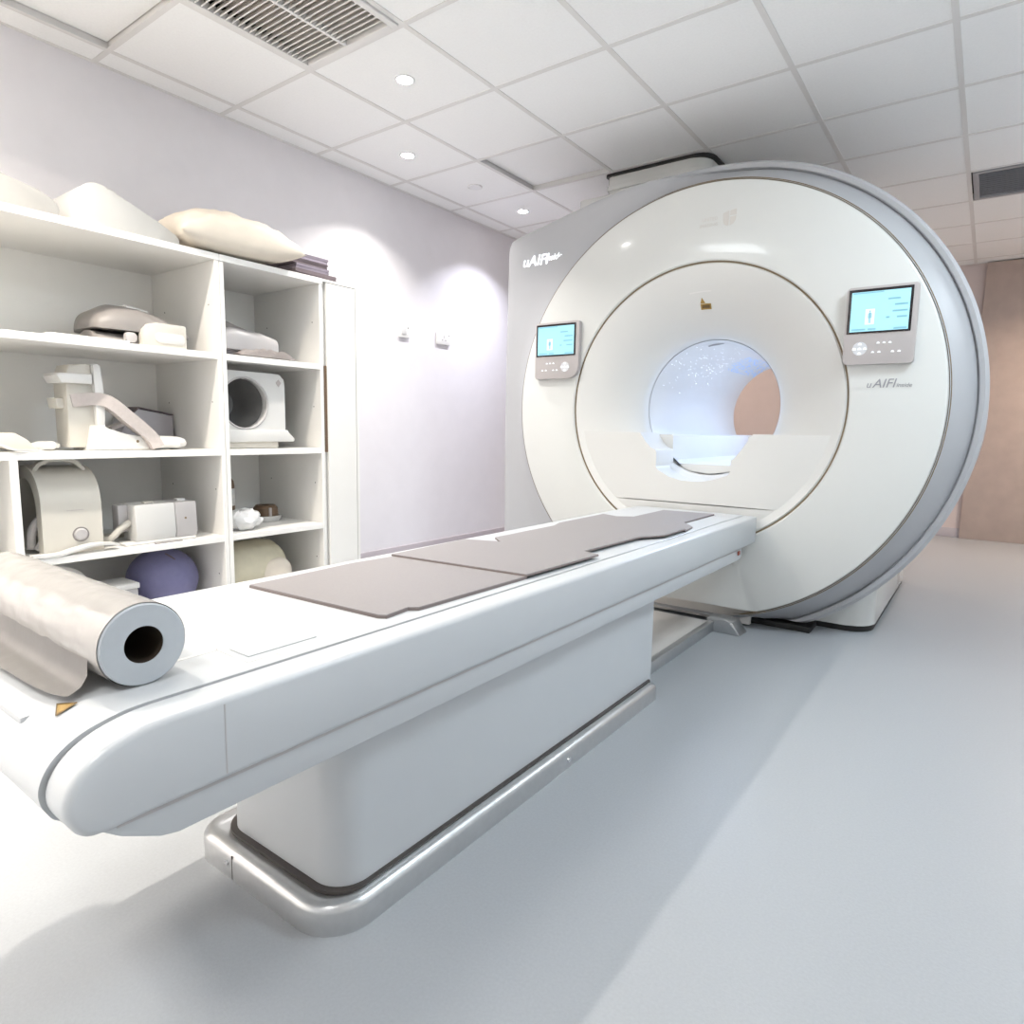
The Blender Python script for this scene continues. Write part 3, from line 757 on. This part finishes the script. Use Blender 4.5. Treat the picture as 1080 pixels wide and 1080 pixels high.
# ---- wide unit, upper shelf: grey head coil and thin board
z = LV[1]+.001
hc = thing('head_coil', (-3.02, 1.30, z), 'grey domed coil with a cream front end and white badge on the upper shelf', 'coil')
def loft(name, secs, m, parent, sm_=50):
    bm = nb(); rings = [[bm.verts.new(p) for p in s] for s in secs]; n = len(secs[0])
    for A, B in zip(rings, rings[1:]):
        for k in range(n): bm.faces.new((A[k], A[(k+1) % n], B[(k+1) % n], B[k]))
    bm.faces.new(rings[0][::-1]); bm.faces.new(rings[-1])
    bm.normal_update(); bmesh.ops.triangulate(bm, faces=[f for f in bm.faces if len(f.verts) > 4])
    return obj(name, bm, m, parent, sm_)
def dome_sec(y, xa, xb, za, zb, e=2.6, n=20):
    cx, hw = (xa+xb)/2, (xb-xa)/2; out = []
    for k in range(n+1):
        a = PI*k/n; c_, s_ = math.cos(a), math.sin(a)
        out.append((cx+hw*math.copysign(abs(c_)**(2/e), c_), y, za+(zb-za)*abs(s_)**(2/e)))
    return out
loft('top_shell', [dome_sec(1.165, -3.13, -2.95, z+.065, z+.095), dome_sec(1.185, -3.20, -2.93, z+.062, z+.135), dome_sec(1.25, -3.24, -2.91, z+.06, z+.172), dome_sec(1.34, -3.25, -2.90, z+.058, z+.176), dome_sec(1.43, -3.25, -2.90, z+.056, z+.150), dome_sec(1.51, -3.24, -2.90, z+.054, z+.105), dome_sec(1.535, -3.22, -2.91, z+.052, z+.075)], 'greypl', hc)
loft('lower_shell', [dome_sec(1.17, -3.12, -2.96, z, z+.058), dome_sec(1.19, -3.19, -2.935, z, z+.058), dome_sec(1.28, -3.23, -2.915, z, z+.056), dome_sec(1.52, -3.23, -2.92, z, z+.05)], 'greypl', hc)
fe = [(1.318, z), (1.50, z), (1.50, z+.098), (1.49, z+.102), (1.375, z+.102), (1.345, z+.094), (1.325, z+.072), (1.318, z+.05)]
prism('front_end', fe, 0, -2.92, -2.868, 'plastic', hc, .006)
prism('front_recess', rrect(1.365, 1.49, z+.020, z+.062, .018), 0, -2.87, -2.864, 'plasticw', hc, .002)
prism('latch', rrect(1.262, 1.305, z+.012, z+.052, .012), 0, -2.92, -2.895, 'palegrey', hc, .004)
bm = nb(); ring = rrect(-.042, .042, -.026, .026, .012)
def shell_z(x, y):
    ks = [(1.25, .172), (1.34, .176), (1.43, .150), (1.51, .105)]
    for (ya, ha), (yb, hb) in zip(ks, ks[1:]):
        if ya <= y <= yb: h = ha+(hb-ha)*(y-ya)/(yb-ya); break
    q = min(1, abs(x+3.075)/.174)
    return z+.058+(h-.058)*(1-q**2.6)**(1/2.6)
loop = [Vector((-2.985+b*.8, 1.345+a, shell_z(-2.985+b*.8, 1.345+a)+.002)) for a, b in ring]
atube(bm, loop, .0045, 6, True); obj('badge_ring', bm, 'plasticw', hc)
tag(box('thin_board', (-3.10, .965, z-.0005), (-2.845, 1.258, z+.012), 'plasticw', None, .002, 1), 'thin white board lying on the upper shelf under the grey coil edge', 'board') if False else \
tag(box('thin_board', (-2.892, .965, z-.0005), (-2.835, 1.250, z+.010), 'plasticw', None, .002, 1), 'thin white board lying along the upper shelf edge in front of the grey coil', 'board')

# ---- wide unit, middle shelf
z = LV[2]+.001
kc = thing('limb_coil', (-3.0, 1.17, z), 'white angular limb coil with a diagonal fabric strap and tall back support', 'coil')
prism('back_support', [(1.045, z+.012), (1.155, z+.010), (1.150, z+.20), (1.150, z+.33), (1.140, z+.342), (1.115, z+.342), (1.06, z+.335), (1.045, z+.29)], 0, -3.06, -2.93, 'plastic', kc, .008)
prism('side_plate', [(1.14, z), (1.165, z), (1.172, z+.20), (1.165, z+.335), (1.150, z+.346), (1.135, z+.34)], 0, -3.07, -2.905, 'plasticw', kc, .006)
prism('arm', [(1.02, z+.262), (1.13, z+.262), (1.13, z+.302), (1.015, z+.300), (1.005, z+.29)], 0, -3.05, -2.90, 'plasticw', kc, .008)
prism('arm', [(1.02, z+.165), (1.13, z+.165), (1.13, z+.21), (1.015, z+.205)], 0, -3.05, -2.96, 'plastic', kc, .008)
prism('base', [(1.10, z), (1.42, z), (1.42, z+.02), (1.36, z+.055), (1.24, z+.058), (1.19, z+.075), (1.165, z+.10), (1.12, z+.10)], 0, -3.06, -2.895, 'plasticw', kc, .008)
def band(name, pts, w_, th, m, parent, ax=(1, 0, 0), sp=6):
    P = spline(pts, sp); A = Vector(ax); bm = nb(); rings = []
    for i, p in enumerate(P):
        d = (P[min(i+1, len(P)-1)]-P[max(i-1, 0)]).normalized(); nrm = d.cross(A).normalized()
        rings.append([bm.verts.new(p+A*w_*s+nrm*th*t) for s, t in ((-.5, -.5), (.5, -.5), (.5, .5), (-.5, .5))])
    for A_, B in zip(rings, rings[1:]):
        for k in range(4): bm.faces.new((A_[k], A_[(k+1) % 4], B[(k+1) % 4], B[k]))
    bm.faces.new(rings[0][::-1]); bm.faces.new(rings[-1])
    return obj(name, bm, m, parent, 40)
band('strap', [(-2.95, 1.06, z+.195), (-2.93, 1.13, z+.205), (-2.91, 1.18, z+.195), (-2.90, 1.25, z+.135), (-2.895, 1.33, z+.06), (-2.885, 1.355, z+.012)], .05, .05, 'strap', kc)
band('strap', [(-3.08, 1.25, z+.085), (-3.07, 1.33, z+.115), (-3.05, 1.38, z+.095), (-3.04, 1.42, z+.03)], .07, .012, 'strap', kc)
ellip('padded_foot', (-2.98, 1.43, z+.028), (.10, .085, .030), 'plasticw', kc, 2.6)
tube('rim_roll', [(-2.88, 1.345, z+.016), (-2.878, 1.40, z+.022), (-2.885, 1.45, z+.018)], .013, 'plasticw', kc, sp=4)
lathe('screw', [(.0001, .003), (.005, .003), (.006, 0)], (-2.895, 1.285, z+.036), 'seam', kc, 10, 0)
fb = thing('folded_pad', (-3.25, 1.46, z), 'lilac grey angled pad leaning at the back of the middle shelf', 'pad')
prism('pad_body', [(1.33, z), (1.60, z), (1.60, z+.15), (1.44, z+.178), (1.39, z+.135)], 0, -3.36, -3.22, 'lilac', fb, .006)
prism('pad_edge', [(1.40, z+.140), (1.443, z+.180), (1.60, z+.152), (1.60, z+.158), (1.44, z+.187), (1.392, z+.140)], 0, -3.36, -3.219, 'sheetd', fb)
pc = thing('paddle_coil', (-2.94, .84, z), 'flat cream paddle coil with a thick cable and rounded plug on the middle shelf', 'coil')
prism('paddle', [(.70, z+.03), (.78, z+.070), (.86, z+.068), (.895, z+.045), (.93, z+.006), (.90, z), (.84, z+.004), (.78, z+.032), (.72, z+.012)], 0, -3.02, -2.90, 'plastic', pc, .006)
tube('plug', [(-2.96, .925, z+.018), (-2.96, .95, z+.020), (-2.96, 1.0, z+.020), (-2.96, 1.008, z+.020)], [.010, .017, .017, .008], 'plasticw', pc, 14)
tube('cable', [(-2.96, 1.005, z+.020), (-2.97, 1.016, z+.018)], .011, 'plasticw', pc, sp=4)
wb = band('white_strap', [(-2.84, .74, z+.045), (-2.835, .79, z+.028), (-2.83, .83, z+.010), (-2.835, .87, z+.006), (-2.85, .92, z+.005)], .03, .008, 'plasticw', None)
tag(wb, 'loose white band hanging at the middle shelf edge over the lower divider', 'strap')

# ---- wide unit, lower shelf
z = LV[3]+.001
dc = thing('dome_coil', (-3.0, .98, z), 'cream tunnel-shaped head coil with a carrying handle and round knob', 'coil')
def arch(hw, h, r, n=16, flat=.55):
    zs = h*flat
    return [(-hw, 0), (-hw, zs)]+[(-hw*math.cos(PI*k/n), zs+(h-zs)*math.sin(PI*k/n)) for k in range(1, n)]+[(hw, zs), (hw, 0)]
def shell(name, hw, h, t, y0, y1, cx, m, parent, zb):
    o_, i_ = arch(hw, h, 0), arch(hw-t, h-t, 0); bm = nb()
    vo0 = [bm.verts.new((cx+a, y0, zb+b)) for a, b in o_]; vi0 = [bm.verts.new((cx+a, y0, zb+b)) for a, b in i_]
    vo1 = [bm.verts.new((cx+a, y1, zb+b)) for a, b in o_]; vi1 = [bm.verts.new((cx+a, y1, zb+b)) for a, b in i_]
    n = len(o_)
    for k in range(n-1):
        bm.faces.new((vo0[k], vo0[k+1], vi0[k+1], vi0[k])); bm.faces.new((vo1[k], vi1[k], vi1[k+1], vo1[k+1]))
        bm.faces.new((vo0[k], vo1[k], vo1[k+1], vo0[k+1])); bm.faces.new((vi0[k], vi0[k+1], vi1[k+1], vi1[k]))
    for k in (0, n-1): bm.faces.new((vo0[k], vi0[k], vi1[k], vo1[k]))
    return obj(name, bm, m, parent, 40)
cx = -3.035
shell('shell', .155, .335, .045, .935, 1.125, cx, 'plastic', dc, z)
shell('front_band', .158, .340, .050, .915, .948, cx, 'plastic', dc, z)
box('end_wall', (cx-.12, 1.10, z), (cx+.12, 1.123, z+.27), 'plastic', dc)
lathe('knob', [(.0001, .008), (.019, .008), (.024, .004), (.025, 0)], (cx+.155, 1.045, z+.068), 'palegrey', dc, 24, 0)
lathe('knob_ring', [(.024, .001), (.029, .002), (.030, 0)], (cx+.155, 1.045, z+.068), 'greypl', dc, 24, 0)
band('handle', [(cx+.06, .925, z+.315), (cx+.055, .95, z+.345), (cx+.05, 1.01, z+.362), (cx+.055, 1.07, z+.350), (cx+.06, 1.10, z+.318)], .035, .014, 'plastic', dc)
box('side_seam', (cx+.155, 1.0, z+.165), (cx+.1562, 1.06, z+.167), 'strap', dc)
tube('cushion', [(-2.96, .90, z+.02), (-2.95, .905, z+.09), (-2.94, .93, z+.13), (-2.93, .935, z+.06), (-2.945, .92, z+.015)], .016, 'palegrey', dc, sp=5)
box('back_clip', (-3.08, 1.124, z), (-2.98, 1.130, z+.15), 'greypl', dc, .004)
fc = thing('coil_box', (-2.93, 1.38, z), 'white boxy coil with a silver end and a looping cable on the lower shelf', 'coil')
pr = [(-2.985, z+.012), (-2.868, z+.012), (-2.858, z+.04), (-2.868, z+.166), (-2.985, z+.168)]
prism('body', pr, 1, 1.245, 1.412, 'plasticw', fc, .006)
prism('end_cap', [(x+(.0005), zz) for x, zz in pr], 1, 1.413, 1.508, 'palegrey', fc, .006)
box('base_plate', (-2.99, 1.195, z), (-2.850, 1.495, z+.011), 'plasticw', fc, .004)
box('rear_flange', (-2.99, 1.205, z+.05), (-2.93, 1.246, z+.165), 'palegrey', fc, .006)
box('top_tab', (-2.93, 1.30, z+.167), (-2.90, 1.335, z+.176), 'plastic', fc, .002)
box('top_tab', (-2.93, 1.44, z+.167), (-2.90, 1.475, z+.178), 'plasticw', fc, .002)
tube('cable', [(-2.92, 1.245, z+.09), (-2.91, 1.20, z+.065), (-2.92, 1.165, z+.03), (-2.97, 1.148, z+.025), (-3.05, 1.19, z+.018), (-3.08, 1.30, z+.018)], .014, 'plastic', fc, sp=6)
lathe('screw', [(.0001, .001), (.005, .001), (.005, 0)], (-2.862, 1.455, z+.095), 'seam', fc, 10, 0)
cp = band('curved_plate', [(-2.842, .86, z+.008), (-2.842, .95, z+.005), (-2.842, 1.0, z+.016), (-2.842, 1.07, z+.028), (-2.842, 1.13, z+.025), (-2.842, 1.16, z+.018)], .052, .009, 'plasticw', None)
tag(cp, 'thin bowed white plastic plate lying on the lower shelf edge', 'plate')
dp = obj('dark_strip', abox(nb(), (-2.842, 1.305, z-.001+.0005), (-2.824, 1.42, z+.004), .001, 1), 'greypl'); tag(dp, 'thin dark strip lying in front of the boxy coil', 'strip')
# ---- bottom compartment
z = BOT+.001
bl = thing('exercise_ball', (-3.06, 1.435, z), 'blue violet ball sitting in the bottom compartment of the wide shelf unit', 'ball')
bm = aellip(nb(), (-3.06, 1.435, z+.147), (.152, .152, .147), 2.0, 40, 24); obj('ball_body', bm, 'ball', bl, 80)
tube('valve_tail', [(-2.99, 1.42, z+.277), (-2.97, 1.43, z+.267), (-2.955, 1.445, z+.250)], .004, 'sheetd', bl, 6, sp=4)
wf = thing('handle_frame', (-2.95, 1.0, z), 'white looped plastic handle frame standing left of the blue ball', 'frame')
tube('loop', [(-2.95, .875, z+.02), (-2.95, .875, z+.20), (-2.95, .91, z+.272), (-2.95, .98, z+.275), (-2.95, 1.05, z+.235), (-2.95, 1.08, z+.15), (-2.95, 1.082, z+.02)], .024, 'plasticw', wf, 12, sp=6)
box('foot', (-3.05, .845, z), (-2.87, 1.112, z+.03), 'plasticw', wf, .008)
bx = thing('white_box', (-2.95, 1.19, z), 'small plain white box in front of the blue ball', 'box')
box('box_body', (-3.02, 1.12, z), (-2.87, 1.245, z+.17), 'palegrey', bx, .008)
box('box_lid', (-3.025, 1.115, z+.17), (-2.865, 1.25, z+.195), 'plasticw', bx, .006)
tag(box('storage_bin', (-3.2, .45, BOT+.001), (-2.86, .765, BOT+.30), 'ball', None, .01), 'dark blue bin in the lower left compartment beside the divider', 'bin')

# ---- narrow unit
z = LV[1]+.001
gc = thing('knee_coil', (-3.05, 1.80, z), 'lilac grey moulded coil with a dark top on the top shelf of the narrow unit', 'coil')
loft('body', [dome_sec(1.67, -3.22, -2.92, z+.04, z+.12, 4), dome_sec(1.75, -3.24, -2.90, z+.035, z+.145, 5), dome_sec(1.90, -3.24, -2.90, z+.03, z+.135, 5), dome_sec(1.985, -3.22, -2.91, z+.03, z+.115, 5), dome_sec(2.0, -3.18, -2.94, z+.04, z+.09, 4)], 'palegrey', gc)
loft('dark_top', [dome_sec(1.67, -3.20, -2.94, z+.13, z+.185, 2.5), dome_sec(1.75, -3.20, -2.95, z+.14, z+.18, 2.5), dome_sec(1.86, -3.17, -2.98, z+.135, z+.15, 2.5)], 'greypl', gc)
box('foot', (-3.2, 1.68, z), (-2.95, 1.94, z+.04), 'lilac', gc, .01)
def cloth(name, c, sx, sy, h, m, seed):
    bm = nb(); N = 26; T = []
    for i in range(N+1):
        r = []
        for j in range(N+1):
            u, v = 2*i/N-1, 2*j/N-1; e = max(0, (1-u**4)*(1-v**4))
            z_ = h*(.35+.65*abs(noise.noise(Vector((u*1.6+seed, v*2.2, 2)))))*e+.004+.5*h*max(0, abs(v)-.75)*(1-u*u)
            r.append(bm.verts.new((c[0]+sx*u*(1+.08*noise.noise(Vector((v*3, seed, 0)))), c[1]+sy*v*(1+.06*noise.noise(Vector((u*3, seed, 4)))), c[2]+z_)))
        T.append(r)
    for i in range(N):
        for j in range(N): bm.faces.new((T[i][j], T[i+1][j], T[i+1][j+1], T[i][j+1]))
    bmesh.ops.solidify(bm, geom=bm.faces[:], thickness=.003)
    for v in bm.verts: v.co.z = max(v.co.z, c[2])
    return obj(name, bm, m, None, 70)
tag(cloth('crumpled_cloth', (-2.862, 1.88, z), .033, .155, .065, 'strap', 2.3), 'crumpled pale cloth lying in front of the lilac grey coil', 'cloth')
z = LV[2]+.001
nc = thing('neck_coil', (-2.93, 1.82, z), 'cream head and neck coil with a big round opening on the narrow unit', 'coil')
# frame plate with round hole
yc, zc2, rh = 1.775, z+.215, .122
outer = rrect(1.652, 1.995, z+.075, z+.365, .03, 6, rs=(.045, .02, .02, .02))
bm = nb()
NB = 48
def edgept(a):
    d = Vector((math.cos(a), math.sin(a))); o2 = Vector((yc, zc2)); best = None
    n = len(outer)
    for k in range(n):
        A, B = Vector(outer[k])-o2, Vector(outer[(k+1) % n])-o2; e = B-A; den = d.x*e.y-d.y*e.x
        if abs(den) < 1e-9: continue
        t = (A.x*e.y-A.y*e.x)/den; s = (A.x*d.y-A.y*d.x)/den
        if t > 0 and -1e-6 <= s <= 1+1e-6: best = t if best is None else min(best, t)
    return o2+d*(best or .1)
vo, vi, vo2, vi2 = [], [], [], []
for k in range(NB):
    a = 2*PI*k/NB; p = edgept(a)
    q = Vector((yc+min(rh, (p-Vector((yc, zc2))).length-.008)*math.cos(a), zc2+min(rh, (p-Vector((yc, zc2))).length-.008)*math.sin(a)))
    vo.append(bm.verts.new((-2.885, p.x, p.y))); vi.append(bm.verts.new((-2.885, q.x, q.y)))
    vo2.append(bm.verts.new((-2.935, p.x, p.y))); vi2.append(bm.verts.new((-2.935, q.x, q.y)))
for k in range(NB):
    l = (k+1) % NB
    bm.faces.new((vo[k], vo[l], vi[l], vi[k])); bm.faces.new((vo2[k], vi2[k], vi2[l], vo2[l]))
    bm.faces.new((vo[k], vo2[k], vo2[l], vo[l])); bm.faces.new((vi[k], vi[l], vi2[l], vi2[k]))
obj('front_frame', bm, 'plasticw', nc, 35)
lathe('bowl', [(.118, -.004), (.116, -.07), (.105, -.14), (.07, -.185), (.0001, -.20)], (-2.92, yc, zc2), 'smoke', nc, 40, 0)
lathe('rim', [(.116, .002), (.121, .008), (.126, .004), (.127, -.002)], (-2.887, yc, zc2), 'palegrey', nc, 40, 0)
prism('corner_hole', [(1.945, z+.322), (1.96, z+.338), (1.975, z+.322), (1.96, z+.302)], 0, -2.886, -2.883, 'strap', nc)
prism('skirt', [(1.655, z+.03), (2.03, z+.032), (2.035, z+.048), (2.005, z+.062), (1.995, z+.09), (1.655, z+.09)], 0, -2.95, -2.862, 'plasticw', nc, .006)
box('base', (-3.05, 1.66, z), (-2.88, 1.95, z+.034), 'plastic', nc, .006)
box('body', (-3.16, 1.66, z+.03), (-3.12, 1.98, z+.34), 'plastic', nc, .01)
z = LV[3]+.001
bt = thing('bottle', (-3.06, 1.79, z), 'small brown bottle with a white band standing at the back of the narrow unit', 'bottle')
bc = (-3.12, 1.80, 0)
lathe('bottle_body', [(.0001, z), (.038, z), (.04, z+.005), (.04, z+.11), (.04, z+.20)], bc, 'brown', bt, 24, 2)
lathe('paper_band', [(.0405, z+.10), (.041, z+.103), (.041, z+.185), (.0405, z+.188)], bc, 'plasticw', bt, 24, 2)
lathe('cap', [(.04, z+.20), (.036, z+.225), (.022, z+.245), (.0001, z+.25)], bc, 'brown', bt, 24, 2)
bm = aellip(nb(), (-2.93, 1.765, z+.045), (.08, .085, .05), 2.4, 28, 16, zmin=z)
for v in bm.verts:
    nn = noise.noise(v.co*24)*.022+noise.noise(v.co*60)*.009; v.co += Vector((nn, nn*.7, abs(nn)))
    v.co.z = max(v.co.z, z)
tag(obj('plastic_bag', bm, 'clear', None, 50), 'crumpled clear plastic bag lying in the narrow shelf unit', 'bag')
tp = thing('tape_reel', (-3.10, 2.02, z), 'dark brown reel resting in a shallow white dish', 'reel')
lathe('dish', [(.0001, z), (.070, z), (.078, z+.012), (.080, z+.030), (.074, z+.030), (.070, z+.012), (.0001, z+.010)], (-3.12, 2.02, 0), 'plasticw', tp, 32, 2)
lathe('reel', [(.02, z+.012), (.062, z+.012), (.064, z+.025), (.062, z+.070), (.05, z+.085), (.02, z+.085)], (-3.12, 2.02, 0), 'brown', tp, 32, 2)
box('reel_label', (-3.06, 2.0, z+.03), (-3.050, 2.012, z+.075), 'strap', tp)
z = BOT+.001
bd = thing('rolled_bundle', (-3.0, 1.85, z), 'cream rolled bundle with a round pale end in the bottom of the narrow unit', 'bundle')
pr = []
bm = nb(); rings = []
RBP = [(1.66, .125), (1.69, .138), (1.80, .142), (1.92, .140), (1.98, .128), (2.005, .105)]
for k, (y_, r_) in enumerate(RBP):
    rings.append([bm.verts.new((-3.03+r_*1.05*math.cos(a), y_, z+.145+.95*r_*math.sin(a)+noise.noise(Vector((y_*12, math.cos(a)*2, math.sin(a)*2)))*.008)) for a in [2*PI*q/28 for q in range(28)]])
for A, B in zip(rings, rings[1:]):
    for q in range(28): bm.faces.new((A[q], A[(q+1) % 28], B[(q+1) % 28], B[q]))
bm.faces.new(rings[0][::-1]); bm.faces.new(rings[-1])
for v in bm.verts: v.co.z = max(v.co.z, z)
obj('bundle_body', bm, 'bundle', bd, 60)
bm = aellip(nb(), (-2.905, 1.93, z+.11), (.045, .085, .085), 2.5, 28, 14); obj('bundle_end', bm, 'pillow', bd, 80)
